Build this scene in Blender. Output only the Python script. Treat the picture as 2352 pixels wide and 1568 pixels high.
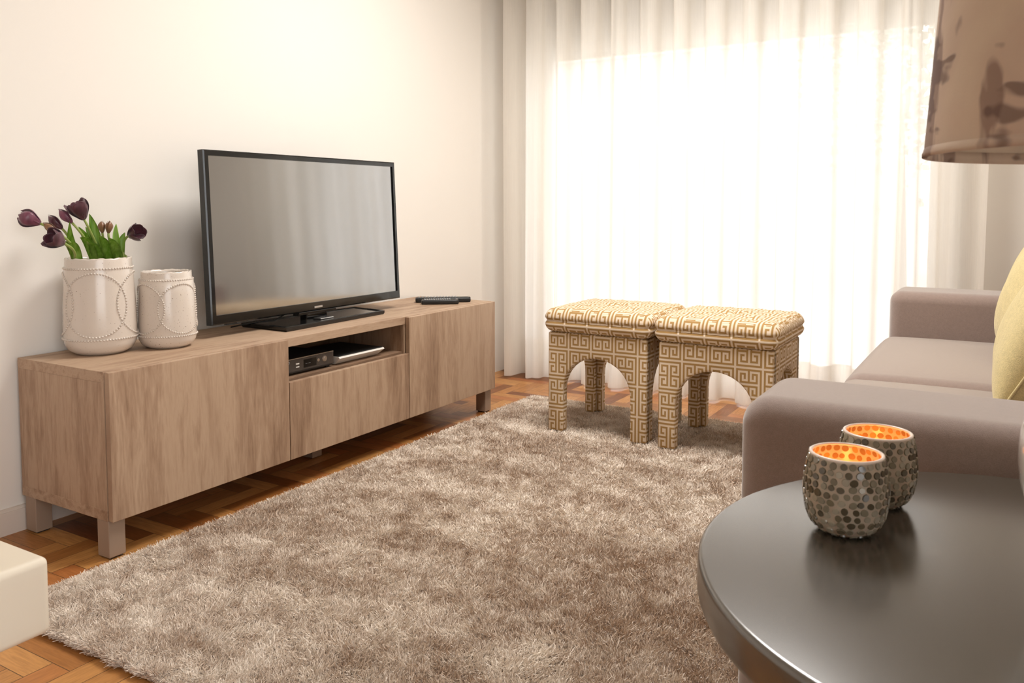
import bpy, bmesh, math, random
import numpy as np
from mathutils import Vector, Matrix, noise
random.seed(7); rng = np.random.default_rng(11)
PI = math.pi
for o in list(bpy.data.objects): bpy.data.objects.remove(o)
S = bpy.context.scene
C = S.collection

# ---------------------------------------------------------------- camera
YAW, PITCH = -0.5396, -0.0642
F = 1913.0
cd = bpy.data.cameras.new('camera'); cam = bpy.data.objects.new('camera', cd); C.objects.link(cam)
fw = Vector((math.sin(YAW)*math.cos(PITCH), math.cos(YAW)*math.cos(PITCH), math.sin(PITCH)))
cam.location = (2.3205, -1.2319, 0.8926)
cam.rotation_euler = fw.to_track_quat('-Z', 'Y').to_euler()
cd.sensor_fit = 'HORIZONTAL'; cd.sensor_width = 36.0
cd.lens = F/2352*36.0
cd.shift_y = -189.3/2352
cd.clip_start = 0.02
cd.dof.use_dof = True; cd.dof.focus_distance = 1.9; cd.dof.aperture_fstop = 14
S.camera = cam

# ---------------------------------------------------------------- world, daylight, exposure
W = bpy.data.worlds.new('sky'); S.world = W; W.use_nodes = True
wn = W.node_tree.nodes; wl = W.node_tree.links
wbg = wn['Background']; wbg.inputs['Color'].default_value = (0.985, 0.988, 1.0, 1)
wbg.inputs['Strength'].default_value = 1.58
vs = S.view_settings
vs.view_transform = 'Standard'; vs.look = 'None'; vs.gamma = 1; vs.use_curve_mapping = False
vs.exposure = 1.52

def portal(name, loc, rot, sx, sy):
    l = bpy.data.lights.new(name, 'AREA'); l.shape = 'RECTANGLE'; l.size = sx; l.size_y = sy
    l.cycles.is_portal = True
    o = bpy.data.objects.new(name, l); C.objects.link(o); o.location = loc; o.rotation_euler = rot
portal('window_portal', (1.115, 2.80, 0.84), (-PI/2, 0, 0), 1.98, 1.68)
portal('fill_window_portal', (3.02, -1.7, 1.3), (PI/2, 0, PI/2), 2.5, 2.1)  # belongs to the added side window that brings fill light

# ---------------------------------------------------------------- tagging
def tag(o, label=None, cat=None, group=None, kind=None):
    if label: o['label'] = label
    if cat: o['category'] = cat
    if group: o['group'] = group
    if kind: o['kind'] = kind
    return o
def thing(name, label, cat, loc=(0, 0, 0), rz=0, group=None):
    o = bpy.data.objects.new(name, None); C.objects.link(o); o.empty_display_size = 0.05
    o.location = loc; o.rotation_euler = (0, 0, rz)
    return tag(o, label, cat, group)
def link(name, me, mat=None, parent=None, smooth=False):
    o = bpy.data.objects.new(name, me); C.objects.link(o)
    if mat is not None:
        for m in (mat if isinstance(mat, (list, tuple)) else [mat]): me.materials.append(m)
    if smooth:
        me.polygons.foreach_set('use_smooth', [True]*len(me.polygons))
    if parent: o.parent = parent
    return o
def obj(name, bm, mat=None, parent=None, smooth=False, sharp=None):
    bmesh.ops.recalc_face_normals(bm, faces=bm.faces)
    me = bpy.data.meshes.new(name); bm.to_mesh(me); bm.free()
    o = link(name, me, mat, parent, smooth)
    if smooth and sharp is not None: me.set_sharp_from_angle(angle=sharp)
    return o
def struct(name, bm, mat, parent=None, **k):
    o = obj(name, bm, mat, parent, **k)
    if parent is None: o['kind'] = 'structure'
    return o

# ---------------------------------------------------------------- geometry helpers
def box(bm, x0, x1, y0, y1, z0, z1, bev=0, seg=2):
    r = bmesh.ops.create_cube(bm, size=1)
    for v in r['verts']:
        v.co = Vector(((x0+x1)/2+v.co.x*(x1-x0), (y0+y1)/2+v.co.y*(y1-y0), (z0+z1)/2+v.co.z*(z1-z0)))
    if bev:
        es = list({e for v in r['verts'] for e in v.link_edges})
        bmesh.ops.bevel(bm, geom=es, offset=bev, segments=seg, affect='EDGES', profile=0.5)
    return bm
def nb(): return bmesh.new()
def lathe(bm, prof, seg=64, cx=0, cy=0, closed=False):
    rings = []
    for r, z in prof:
        if r < 1e-6: rings.append([bm.verts.new((cx, cy, z))])
        else: rings.append([bm.verts.new((cx+r*math.cos(2*PI*i/seg), cy+r*math.sin(2*PI*i/seg), z)) for i in range(seg)])
    pairs = list(zip(rings, rings[1:]))
    if closed: pairs.append((rings[-1], rings[0]))
    for a, b in pairs:
        for i in range(seg):
            j = (i+1) % seg
            if len(a) == 1 and len(b) == 1: continue
            if len(a) == 1: bm.faces.new((a[0], b[i], b[j]))
            elif len(b) == 1: bm.faces.new((a[i], a[j], b[0]))
            else: bm.faces.new((a[i], a[j], b[j], b[i]))
    return bm
def tube(bm, pts, rad, seg=10, cap=True):
    pts = [Vector(p) for p in pts]; rings = []
    for i, p in enumerate(pts):
        d = (pts[min(i+1, len(pts)-1)]-pts[max(i-1, 0)]).normalized()
        u = d.orthogonal().normalized() if i == 0 else (pu - d*pu.dot(d)).normalized()
        pu = u; w = d.cross(u)
        r = rad[i] if isinstance(rad, (list, tuple)) else rad
        rings.append([bm.verts.new(p+(u*math.cos(2*PI*k/seg)+w*math.sin(2*PI*k/seg))*r) for k in range(seg)])
    for a, b in zip(rings, rings[1:]):
        for k in range(seg): bm.faces.new((a[k], a[(k+1) % seg], b[(k+1) % seg], b[k]))
    if cap: bm.faces.new(rings[0]); bm.faces.new(rings[-1][::-1])
    return bm
def rbox_mesh(name, sx, sy, sz, r, n=14, k=5, fn=None):
    """rounded box centred on the origin, dense grid, optional deformation fn(Nx3)->Nx3"""
    def axis(h):
        e = [h-r+r*math.sin(PI/2*i/k)*1.0 for i in range(k+1)]
        e = [h - r + r*math.tan(PI/4*i/k) for i in range(k+1)]
        inner = list(np.linspace(-(h-r), h-r, n+1))
        return np.array([-v for v in e[::-1]][:-1]+inner+e[1:])
    H = (sx/2, sy/2, sz/2); A = [axis(h) for h in H]
    verts = {}; P = []; faces = []
    def vid(p):
        key = (round(p[0], 6), round(p[1], 6), round(p[2], 6))
        if key not in verts: verts[key] = len(P); P.append(p)
        return verts[key]
    for ax in range(3):
        a, b = (ax+1) % 3, (ax+2) % 3
        for s in (-1, 1):
            for i in range(len(A[a])-1):
                for j in range(len(A[b])-1):
                    q = []
                    for di, dj in ((0, 0), (1, 0), (1, 1), (0, 1)):
                        p = [0, 0, 0]; p[ax] = s*H[ax]; p[a] = A[a][i+di]; p[b] = A[b][j+dj]; q.append(vid(p))
                    faces.append(q if s > 0 else q[::-1])
    P = np.array(P, float); Hn = np.array(H)-r
    inn = np.clip(P, -Hn, Hn); d = P-inn; L = np.linalg.norm(d, axis=1, keepdims=True)
    P = inn + d/np.maximum(L, 1e-9)*r
    if fn: P = fn(P)
    me = bpy.data.meshes.new(name); me.from_pydata(P.tolist(), [], faces); me.update()
    return me
def box_uv(me, off=(0, 0, 0)):
    uv = me.uv_layers.new(name='UVMap'); n = len(me.loops)
    co = np.zeros(len(me.vertices)*3); me.vertices.foreach_get('co', co); co = co.reshape(-1, 3)+np.array(off)
    out = np.zeros((n, 2))
    for p in me.polygons:
        a = [abs(c) for c in p.normal]
        for li in p.loop_indices:
            c = co[me.loops[li].vertex_index]
            if a[1] >= a[0] and a[1] >= a[2]*0.8: out[li] = (c[0], c[2])
            elif a[0] >= a[2]*0.8: out[li] = (c[1], c[2])
            else: out[li] = (c[0], c[1])
    uv.data.foreach_set('uv', out.ravel())

# ---------------------------------------------------------------- materials
class M:
    def __init__(s, name):
        s.m = bpy.data.materials.new(name); s.m.use_nodes = True; s.t = s.m.node_tree
        s.p = s.t.nodes['Principled BSDF']; s.out = s.t.nodes['Material Output']
    def n(s, kind, **k):
        nd = s.t.nodes.new(kind)
        for a, v in k.items():
            if a == 'i':
                for kk, vv in v.items():
                    s.set(nd, kk, vv)
            else: setattr(nd, a, v)
        return nd
    def set(s, nd, key, v):
        i = nd.inputs[key]
        if hasattr(v, 'is_output') or isinstance(v, bpy.types.NodeSocket): s.t.links.new(v, i)
        else: i.default_value = v
    def math(s, op, a, b=None, c=None, clamp=False):
        nd = s.t.nodes.new('ShaderNodeMath'); nd.operation = op; nd.use_clamp = clamp
        s.set(nd, 0, a)
        if b is not None: s.set(nd, 1, b)
        if c is not None: s.set(nd, 2, c)
        return nd.outputs[0]
    def mix(s, f, a, b, mode='MIX'):
        nd = s.t.nodes.new('ShaderNodeMix'); nd.data_type = 'RGBA'; nd.blend_type = mode
        s.set(nd, 0, f); s.set(nd, 6, a); s.set(nd, 7, b); return nd.outputs[2]
    def ramp(s, f, stops):
        nd = s.t.nodes.new('ShaderNodeValToRGB'); s.set(nd, 0, f); el = nd.color_ramp.elements
        while len(el) < len(stops): el.new(0.5)
        for e, (p, c) in zip(el, stops): e.position = p; e.color = c if len(c) == 4 else (*c, 1)
        return nd.outputs[0]
    def coord(s, kind='Object', scale=(1, 1, 1), loc=(0, 0, 0), rot=(0, 0, 0)):
        tc = s.t.nodes.new('ShaderNodeTexCoord'); mp = s.t.nodes.new('ShaderNodeMapping')
        s.t.links.new(tc.outputs[kind], mp.inputs[0])
        mp.inputs['Scale'].default_value = scale; mp.inputs['Location'].default_value = loc; mp.inputs['Rotation'].default_value = rot
        return mp.outputs[0]
    def noise(s, vec, scale, detail=4, rough=0.5, dist=0):
        nd = s.t.nodes.new('ShaderNodeTexNoise'); s.t.links.new(vec, nd.inputs['Vector'])
        nd.inputs['Scale'].default_value = scale; nd.inputs['Detail'].default_value = detail
        nd.inputs['Roughness'].default_value = rough; nd.inputs['Distortion'].default_value = dist
        return nd.outputs[0]
    def bump(s, h, strength=0.3, dist=0.002):
        nd = s.t.nodes.new('ShaderNodeBump'); s.set(nd, 'Height', h)
        nd.inputs['Strength'].default_value = strength; nd.inputs['Distance'].default_value = dist
        s.t.links.new(nd.outputs[0], s.p.inputs['Normal']); return nd
    def base(s, v): s.set(s.p, 'Base Color', v if not isinstance(v, tuple) else (*v[:3], 1)); return s
    def r(s, v): s.set(s.p, 'Roughness', v); return s
def srgb(r, g, b):
    f = lambda c: (c/255/12.92) if c/255 <= 0.04045 else ((c/255+0.055)/1.055)**2.4
    return (f(r), f(g), f(b))
def plain(name, col, rough=0.5, **k):
    m = M(name); m.base(col).r(rough)
    for a, v in k.items(): m.p.inputs[a.replace('_', ' ')].default_value = v
    return m.m

# wall plaster
def mk_wall(name, col):
    m = M(name); v = m.coord('Object'); nz = m.noise(v, 160, 3); m.base(col).r(0.9); m.bump(nz, 0.08, 0.001); return m.m
WALL = mk_wall('wall_paint', srgb(238, 232, 224))
CEIL = mk_wall('ceiling_paint', srgb(240, 236, 228))
TRIM = plain('trim_paint', srgb(226, 214, 202), 0.5)

def mk_parquet():
    m = M('parquet'); w = 0.057; n = 4
    tc = m.n('ShaderNodeTexCoord'); sp = m.n('ShaderNodeSeparateXYZ'); m.t.links.new(tc.outputs['Object'], sp.inputs[0])
    X = m.math('DIVIDE', sp.outputs[0], w); Y = m.math('DIVIDE', sp.outputs[1], w)
    i = m.math('FLOOR', X); j = m.math('FLOOR', Y)
    d = m.math('FLOORED_MODULO', m.math('SUBTRACT', i, j), 2.0*n)
    d = m.math('FLOORED_MODULO', m.math('ADD', d, 0.01), 2.0*n)
    d = m.math('FLOOR', d)
    hor = m.math('LESS_THAN', d, n-0.5)
    hx0 = m.math('SUBTRACT', i, d)
    vy0 = m.math('SUBTRACT', j, m.math('SUBTRACT', 2.0*n-1, d))
    def sel(a, b):   # hor ? a : b
        return m.math('ADD', m.math('MULTIPLY', hor, a), m.math('MULTIPLY', m.math('SUBTRACT', 1.0, hor), b))
    idx = sel(hx0, i); idy = sel(j, vy0)
    al = sel(m.math('SUBTRACT', X, hx0), m.math('SUBTRACT', Y, vy0))       # 0..n along
    ac = sel(m.math('SUBTRACT', Y, j), m.math('SUBTRACT', X, i))           # 0..1 across
    cb = m.n('ShaderNodeCombineXYZ'); m.set(cb, 0, idx); m.set(cb, 1, idy); m.set(cb, 2, m.math('MULTIPLY', hor, 7.3))
    wnz = m.n('ShaderNodeTexWhiteNoise', noise_dimensions='3D'); m.t.links.new(cb.outputs[0], wnz.inputs['Vector'])
    rnd = wnz.outputs['Value']
    gv = m.n('ShaderNodeCombineXYZ')
    m.set(gv, 0, m.math('MULTIPLY', al, 0.35)); m.set(gv, 1, m.math('MULTIPLY', ac, 3.0)); m.set(gv, 2, m.math('MULTIPLY', rnd, 91.0))
    g = m.noise(gv.outputs[0], 3.0, 6, 0.6, 0.4)
    col = m.ramp(rnd, [(0.0, srgb(122, 66, 30)), (0.16, srgb(150, 92, 42)), (0.4, srgb(186, 126, 66)), (0.7, srgb(205, 148, 86)), (1.0, srgb(178, 108, 56))])
    gr = m.ramp(g, [(0.3, (0.62, 0.58, 0.52)), (0.65, (1.0, 1.0, 1.0))])
    c2 = m.mix(0.8, col, gr, 'MULTIPLY')
    ea = m.math('MINIMUM', ac, m.math('SUBTRACT', 1.0, ac)); el = m.math('MINIMUM', al, m.math('SUBTRACT', float(n), al))
    e = m.math('MINIMUM', ea, el); gap = m.math('LESS_THAN', e, 0.018)
    c3 = m.mix(m.math('MULTIPLY', gap, 0.75), c2, (0.05, 0.025, 0.01, 1))
    m.base(c3); m.r(m.ramp(g, [(0.2, (0.42,)*3), (0.8, (0.3,)*3)]))
    m.bump(m.math('ADD', m.math('MULTIPLY', g, 0.2), m.math('MULTIPLY', m.math('SUBTRACT', 1.0, gap), 1.0)), 0.25, 0.0008)
    return m.m
PARQ = mk_parquet()

def mk_wood(name, stretch, c_light, c_mid, c_dark, seed=0.0, rough=0.55):
    """stretch: per-axis frequency; the low one runs along the grain"""
    m = M(name); v = m.coord('Object', scale=stretch, loc=(seed, seed*1.7, seed*0.6))
    big = m.noise(v, 1.0, 2, 0.5, 0.6)
    v2 = m.coord('Object', scale=tuple(s*5 for s in stretch), loc=(seed*3, 0, seed))
    mid = m.noise(v2, 1.0, 5, 0.62, 0.5)
    v3 = m.coord('Object', scale=tuple(s*26 for s in stretch), loc=(seed, 5, 1))
    fine = m.noise(v3, 1.0, 3, 0.6)
    a = m.math('ADD', m.math('MULTIPLY', big, 0.45), m.math('MULTIPLY', mid, 0.4))
    a = m.math('ADD', a, m.math('MULTIPLY', fine, 0.15))
    col = m.ramp(a, [(0.34, c_dark), (0.45, c_mid), (0.54, c_light), (0.68, c_mid)])
    m.base(col).r(rough); m.bump(fine, 0.12, 0.0006); return m.m
WL, WM, WD = srgb(184, 156, 130), srgb(162, 132, 107), srgb(128, 99, 76)
WOOD_V = [mk_wood('walnut_front', (1, 6.5, 0.8), WL, WM, WD, s) for s in (1.3, 4.9, 9.2)]
WOOD_T = mk_wood('walnut_top', (9, 1.1, 9), WL, WM, WD, 2.2)
WOOD_S = mk_wood('walnut_side', (9, 9, 1.1), WL, WM, WD, 6.1)
WOOD_X = mk_wood('walnut_side_rail', (1.1, 9, 9), WL, WM, WD, 3.1)
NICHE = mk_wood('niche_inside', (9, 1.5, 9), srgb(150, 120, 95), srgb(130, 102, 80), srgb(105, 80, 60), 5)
LEG = plain('bench_leg_foil', srgb(158, 136, 118), 0.45)
DARK = plain('dark_gap', (0.02, 0.016, 0.012), 0.8)
BLACK_G = plain('gloss_black', (0.008, 0.008, 0.008), 0.08)
BLACK_M = plain('matte_black', (0.012, 0.012, 0.012), 0.45)
SILVER = plain('silver', (0.6, 0.6, 0.6), 0.25, Metallic=1.0)
SCREEN = plain('lcd_screen', (0.012, 0.012, 0.012), 0.085, IOR=4.0)
WHITE_P = plain('white_plastic', srgb(228, 222, 214), 0.35)
GREYMARK = plain('grey_marking', srgb(150, 150, 150), 0.5)
FACE = plain('front_panel_smoke', srgb(70, 64, 60), 0.12)

def mk_fabric(name, col, scale=900, strength=0.35, var=0.12, rough=0.95, sheen=0.3):
    m = M(name); v = m.coord('Object'); f = m.noise(v, scale, 2, 0.6); g = m.noise(v, scale*0.18, 3)
    k = m.ramp(m.math('ADD', m.math('MULTIPLY', f, 0.7), m.math('MULTIPLY', g, 0.3)), [(0.3, (1-var*2,)*3), (0.7, (1+var,)*3)])
    m.base(m.mix(1.0, (*col, 1), k, 'MULTIPLY')).r(rough); m.bump(f, strength, 0.001)
    m.p.inputs['Sheen Weight'].default_value = sheen; m.p.inputs['Sheen Roughness'].default_value = 0.5
    return m.m
SOFA = mk_fabric('taupe_wool', srgb(150, 130, 121), 700, 0.3, 0.1, 0.95, 0.8)
YELLOW = mk_fabric('yellow_linen', srgb(218, 200, 146), 420, 0.7, 0.12, 0.95, 0.2)
WHITE_S = plain('white_lacquer', srgb(222, 210, 190), 0.5)

def mk_key():
    """Greek key fabric: gold lines on cream, laid out from the surface coordinates"""
    m = M('greek_key_fabric'); tc = m.n('ShaderNodeTexCoord'); sp = m.n('ShaderNodeSeparateXYZ')
    m.t.links.new(tc.outputs['UV'], sp.inputs[0])
    TU, TV = 0.094, 0.112
    qs = []; ids = []
    for k, T, nh in ((0, TU, 7.0), (1, TV, 8.0)):
        w = m.math('DIVIDE', m.math('ADD', sp.outputs[k], 10*T+(0.014 if k else 0.0)), T)
        f = m.math('FRACT', w); ids.append(m.math('FLOOR', w))
        qs.append(m.math('MULTIPLY', m.math('SUBTRACT', 0.5, m.math('ABSOLUTE', m.math('SUBTRACT', f, 0.5))), 2*nh))
    q, r = qs
    par = m.math('FLOORED_MODULO', m.math('ADD', m.math('ADD', ids[0], ids[1]), 0.25), 2.0)
    par = m.math('GREATER_THAN', par, 1.0)
    def rect(x0, x1, y0, y1):   # columns/rows inclusive
        a = m.math('SUBTRACT', m.math('ABSOLUTE', m.math('SUBTRACT', q, (x0+x1)/2)), (x1-x0+1)/2)
        b = m.math('SUBTRACT', m.math('ABSOLUTE', m.math('SUBTRACT', r, (y0+y1)/2)), (y1-y0+1)/2)
        return m.math('MAXIMUM', a, b)
    def union(segs):
        d = None
        for s in segs:
            x = rect(*s); d = x if d is None else m.math('MINIMUM', d, x)
        return d
    frame = union([(1, 1, 1, 10), (1, 9, 1, 1)])
    A_ = union([(7, 9, 1, 7), (3, 9, 7, 7), (3, 3, 3, 7), (3, 5, 3, 3), (5, 5, 3, 5)])
    B_ = union([(1, 6, 8, 10), (6, 6, 3, 10), (3, 6, 3, 3), (3, 3, 3, 6), (3, 4.2, 6, 6)])
    d = m.math('MINIMUM', frame, m.math('ADD', m.math('MULTIPLY', par, A_), m.math('MULTIPLY', m.math('SUBTRACT', 1.0, par), B_)))
    mask = m.math('MULTIPLY_ADD', d, -4.0, 0.5, clamp=True)
    v = m.coord('Object'); f = m.noise(v, 900, 2)
    cream = (*srgb(238, 218, 194), 1); gold = (*srgb(176, 138, 82), 1)
    col = m.mix(mask, cream, gold)
    col = m.mix(0.25, col, m.ramp(f, [(0.3, (0.6,)*3), (0.7, (1, 1, 1))]), 'MULTIPLY')
    m.base(col).r(0.9); m.bump(m.math('ADD', f, m.math('MULTIPLY', mask, 0.8)), 0.35, 0.0008)
    return m.m
KEY = mk_key()

def mk_curtain():
    m = M('sheer_voile'); t = m.t
    v = m.coord('Object', scale=(1, 1, 0.02)); f = m.noise(v, 260, 3, 0.6)
    tr = m.n('ShaderNodeBsdfTransparent'); tl = m.n('ShaderNodeBsdfTranslucent'); df = m.n('ShaderNodeBsdfDiffuse')
    tr.inputs[0].default_value = (1, 1, 1, 1); tl.inputs[0].default_value = (*srgb(254, 252, 248), 1); df.inputs[0].default_value = (*srgb(246, 240, 232), 1)
    a = m.n('ShaderNodeMixShader'); a.inputs[0].default_value = 0.5
    t.links.new(tl.outputs[0], a.inputs[1]); t.links.new(df.outputs[0], a.inputs[2])
    # weave coverage grows as the cloth turns edge-on to the ray
    lw = m.n('ShaderNodeLayerWeight'); lw.inputs[0].default_value = 0.5
    cov = m.math('MULTIPLY_ADD', lw.outputs['Facing'], 0.16, 0.83)
    cov = m.math('ADD', cov, m.math('MULTIPLY_ADD', f, 0.12, -0.06), clamp=True)
    b = m.n('ShaderNodeMixShader'); m.set(b, 0, cov)
    t.links.new(tr.outputs[0], b.inputs[1]); t.links.new(a.outputs[0], b.inputs[2])
    t.links.new(b.outputs[0], m.out.inputs[0]); return m.m
VOILE = mk_curtain()
def mk_glass():
    m = M('window_glass'); t = m.t
    tr = m.n('ShaderNodeBsdfTransparent'); gl = m.n('ShaderNodeBsdfGlossy'); gl.inputs['Roughness'].default_value = 0.0
    fr = m.n('ShaderNodeFresnel'); fr.inputs[0].default_value = 1.45
    b = m.n('ShaderNodeMixShader'); t.links.new(fr.outputs[0], b.inputs[0]); t.links.new(tr.outputs[0], b.inputs[1]); t.links.new(gl.outputs[0], b.inputs[2])
    t.links.new(b.outputs[0], m.out.inputs[0]); return m.m
GLASS = mk_glass()

# ---------------------------------------------------------------- room shell
XR, YB, H = 2.95, -3.2, 2.5
OX0, OX1, OZ1 = 0.125, 2.105, 2.25            # window opening
WY = 2.62
struct('floor', box(nb(), -0.3, XR+0.15, YB-0.15, WY+0.22, -0.12, 0.0), PARQ)
struct('ceiling', box(nb(), -0.3, XR+0.15, YB-0.15, WY+0.22, H, H+0.12), CEIL)
b = nb(); box(b, -0.2, 0, YB, 2.337, 0, H); box(b, -0.2, -0.03, 2.337, WY+0.2, 0, H); struct('wall_left', b, WALL)
b = nb(); box(b, XR, XR+0.12, YB, -2.9, 0, H); box(b, XR, XR+0.12, -0.5, WY+0.2, 0, H)
box(b, XR, XR+0.12, -2.9, -0.5, 0, 0.3); box(b, XR, XR+0.12, -2.9, -0.5, 2.3, H); struct('wall_right', b, WALL)
b = nb(); box(b, -0.03, OX0, WY, WY+0.2, 0, H); box(b, OX1, XR, WY, WY+0.2, 0, H); box(b, OX0, OX1, WY, WY+0.2, OZ1, H)
struct('wall_back', b, WALL)
b = nb(); box(b, -0.1, XR, YB-0.12, YB, 0, H); struct('wall_front', b, WALL)
b = nb(); box(b, 0.0, 0.013, YB, 2.337, 0, 0.062); box(b, 0.0, 0.009, YB, 2.337, 0.062, 0.07); struct('baseboard_left', b, TRIM)
b = nb(); box(b, XR-0.013, XR, YB, WY, 0, 0.07, 0.002); struct('baseboard_right', b, TRIM)
b = nb(); box(b, OX1, XR-0.013, WY-0.013, WY, 0, 0.07, 0.002); struct('baseboard_back', b, TRIM)
b = nb(); box(b, 0.02, 2.6, 2.40, 2.56, H-0.05, H, 0.003); struct('trim_1', b, TRIM)      # curtain track cover on the ceiling

# unseen ceiling lamp, added as fill to brighten the tops of things
cl = thing('fill_lamp', 'added round fill lamp on the ceiling above the rug, out of view', 'fill lamp', (1.35, 1.15, H))
b = nb(); lathe(b, [(0, 0), (0.47, 0), (0.48, -0.01), (0.48, -0.05), (0.47, -0.06), (0.47, -0.045), (0, -0.045)], 48); obj('fill_lamp_housing', b, TRIM, cl, smooth=True, sharp=0.6)
l = bpy.data.lights.new('fill_lamp_light', 'AREA'); l.shape = 'DISK'; l.size = 0.9; l.energy = 17; l.spread = math.radians(165); l.color = (1.0, 0.975, 0.94)
lo = bpy.data.objects.new('fill_lamp_light', l); C.objects.link(lo); lo.location = (1.35, 1.15, H-0.065)

# window behind the sheer: two sliding leaves with glass
FR = plain('window_frame_white', srgb(240, 238, 234), 0.4)
b = nb()
box(b, OX0, OX0+0.05, WY+0.06, WY+0.14, 0.0, OZ1); box(b, OX1-0.05, OX1, WY+0.06, WY+0.14, 0.0, OZ1)
box(b, OX0, OX1, WY+0.06, WY+0.14, 0.0, 0.04); box(b, OX0, OX1, WY+0.06, WY+0.14, OZ1-0.05, OZ1)
wf = struct('window_1', b, FR)
for x0, x1, y in ((OX0+0.05, OX1-0.05, WY+0.10),):
    b = nb(); t = 0.035
    box(b, x0, x0+t, y-0.012, y+0.012, 0.04, OZ1-0.05); box(b, x1-t, x1, y-0.012, y+0.012, 0.04, OZ1-0.05)
    box(b, x0+t, x1-t, y-0.012, y+0.012, 0.04, 0.10); box(b, x0+t, x1-t, y-0.012, y+0.012, OZ1-0.11, OZ1-0.05)
    o = obj('sash', b, FR, wf)
    obj('glass_pane', box(nb(), x0+t, x1-t, y-0.002, y+0.002, 0.10, OZ1-0.11), GLASS, o)
SH = plain('shutter_slats', srgb(225, 216, 204), 0.6)
b = nb()
for k in range(15):
    z = 1.662+k*0.0405
    box(b, OX0+0.005, OX1-0.005, WY+0.165, WY+0.178, z, z+0.039, 0.004, 1)
obj('roller_shutter', b, SH, wf)
# unseen window in the right wall, added to let in fill light
b = nb()
for (y0, y1, z0, z1) in ((-2.9, -2.84, 0.3, 2.3), (-0.56, -0.5, 0.3, 2.3), (-2.84, -0.56, 0.3, 0.36), (-2.84, -0.56, 2.24, 2.3)):
    box(b, XR+0.03, XR+0.09, y0, y1, z0, z1)
wf2 = struct('fill_window', b, FR)
obj('glass_pane', box(nb(), XR+0.058, XR+0.062, -2.84, -0.56, 0.36, 2.24), GLASS, wf2)

# outside: balcony slab, parapet, pale ground, hazy building and trees
STONE = mk_wall('pale_stone', srgb(226, 220, 212))
o = obj('balcony_floor', box(nb(), -1.5, 4.2, WY+0.22, 4.1, -0.16, -0.03), STONE); tag(o, kind='structure')
o = obj('street_ground', box(nb(), -60, 60, 4.2, 90, -3.2, -3.0), mk_wall('pale_ground', srgb(215, 210, 200))); tag(o, kind='structure')
o = obj('side_ground', box(nb(), XR+0.5, 60, -60, 4.2, -3.2, -3.0), mk_wall('pale_ground_rear', srgb(200, 190, 175))); tag(o, kind='structure')
t = thing('apartment_block', 'hazy pale apartment block seen faintly through the white sheer curtain', 'building', (-16, 40, -3))
BP = mk_wall('render_pale', srgb(205, 205, 205))
obj('wall', box(nb(), -9, 14, 0, 10, 0, 11.6), BP, t)
obj('roof', box(nb(), -9.3, 14.3, -0.3, 10.3, 11.6, 12.0), plain('roof_grey', srgb(190, 188, 186), 0.8), t)
LEAFO = plain('hazy_foliage', srgb(165, 170, 155), 0.8)
for (tx, ty, th, lab) in ((0.65, 14, 6.6, 'bare hazy tree seen through the curtain left of the lampshade'),):
    t = thing('tree', lab, 'tree', (tx, ty, -3))
    obj('trunk', tube(nb(), [(0, 0, 0), (0.1, 0, 2), (0, 0.1, 5.6)], [0.18, 0.14, 0.08], 8), plain('bark', srgb(130, 120, 110), 0.9), t)
    b = nb()
    for k in range(1500):
        a = Vector((random.gauss(0, 0.9), random.gauss(0, 0.8), 6.0+random.gauss(0, 0.8)))
        n = Vector((random.gauss(0, 1), random.gauss(0, 1), random.gauss(0, 1))).normalized(); u = n.orthogonal().normalized()*0.07; w = n.cross(u)
        b.faces.new([b.verts.new(a+u), b.verts.new(a+w), b.verts.new(a-u), b.verts.new(a-w)])
    obj('crown', b, LEAFO, t)

# ---------------------------------------------------------------- sheer curtain
FX = [-0.06, 0.085, 0.236, 0.389, 0.549, 0.69, 0.849, 1.001, 1.161, 1.32, 1.485, 1.637, 1.803, 1.959, 2.109, 2.25, 2.38]
def curtain_pts(z):
    out = []; n = 22
    top = max(0.0, (z-0.2)/2.2)
    for k in range(1, len(FX)-1):
        x0, x1 = FX[k], FX[k+1]; P = x1-x0
        if k == len(FX)-2: continue
        for i in range(n):
            tt = i/n; th = 2*PI*tt
            A = 0.050*(0.9+0.25*math.sin(k*2.3))+0.006*math.sin(k*1.7+z*1.1)
            x = x0+P*tt+P/(4*PI)*0.92*math.sin(2*th)+0.006*math.sin(k*3.1+z*0.9)
            y = 2.478-A*math.cos(th)+0.004*math.sin(th*3+k+z*2)
            out.append((x, y))
    return out
zs = list(np.linspace(0.214, 2.46, 26)); zh = list(np.linspace(0.010, 0.214, 6))
def sheet(zs, dy=0.0):
    b = nb(); rows = []
    for z in zs: rows.append([b.verts.new((x, y+dy, z)) for x, y in curtain_pts(z)])
    for a, c in zip(rows, rows[1:]):
        for i in range(len(a)-1): b.faces.new((a[i], a[i+1], c[i+1], c[i]))
    return b
cur = thing('sheer_curtain', 'white floor-length sheer curtain hanging in soft folds across the window', 'curtain', (1.2, 2.478, 0))
o = obj('voile', sheet(zs), VOILE, cur, smooth=True); o.matrix_parent_inverse = Matrix.Translation((-1.2, -2.478, 0))
b = sheet(zh); b2 = sheet([z+0.002 for z in zh[:-1]]+[0.214], 0.0025)
me = bpy.data.meshes.new('t'); b2.to_mesh(me); b2.free(); b.from_mesh(me)
o = obj('hem', b, VOILE, cur, smooth=True); o.matrix_parent_inverse = Matrix.Translation((-1.2, -2.478, 0))

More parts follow.
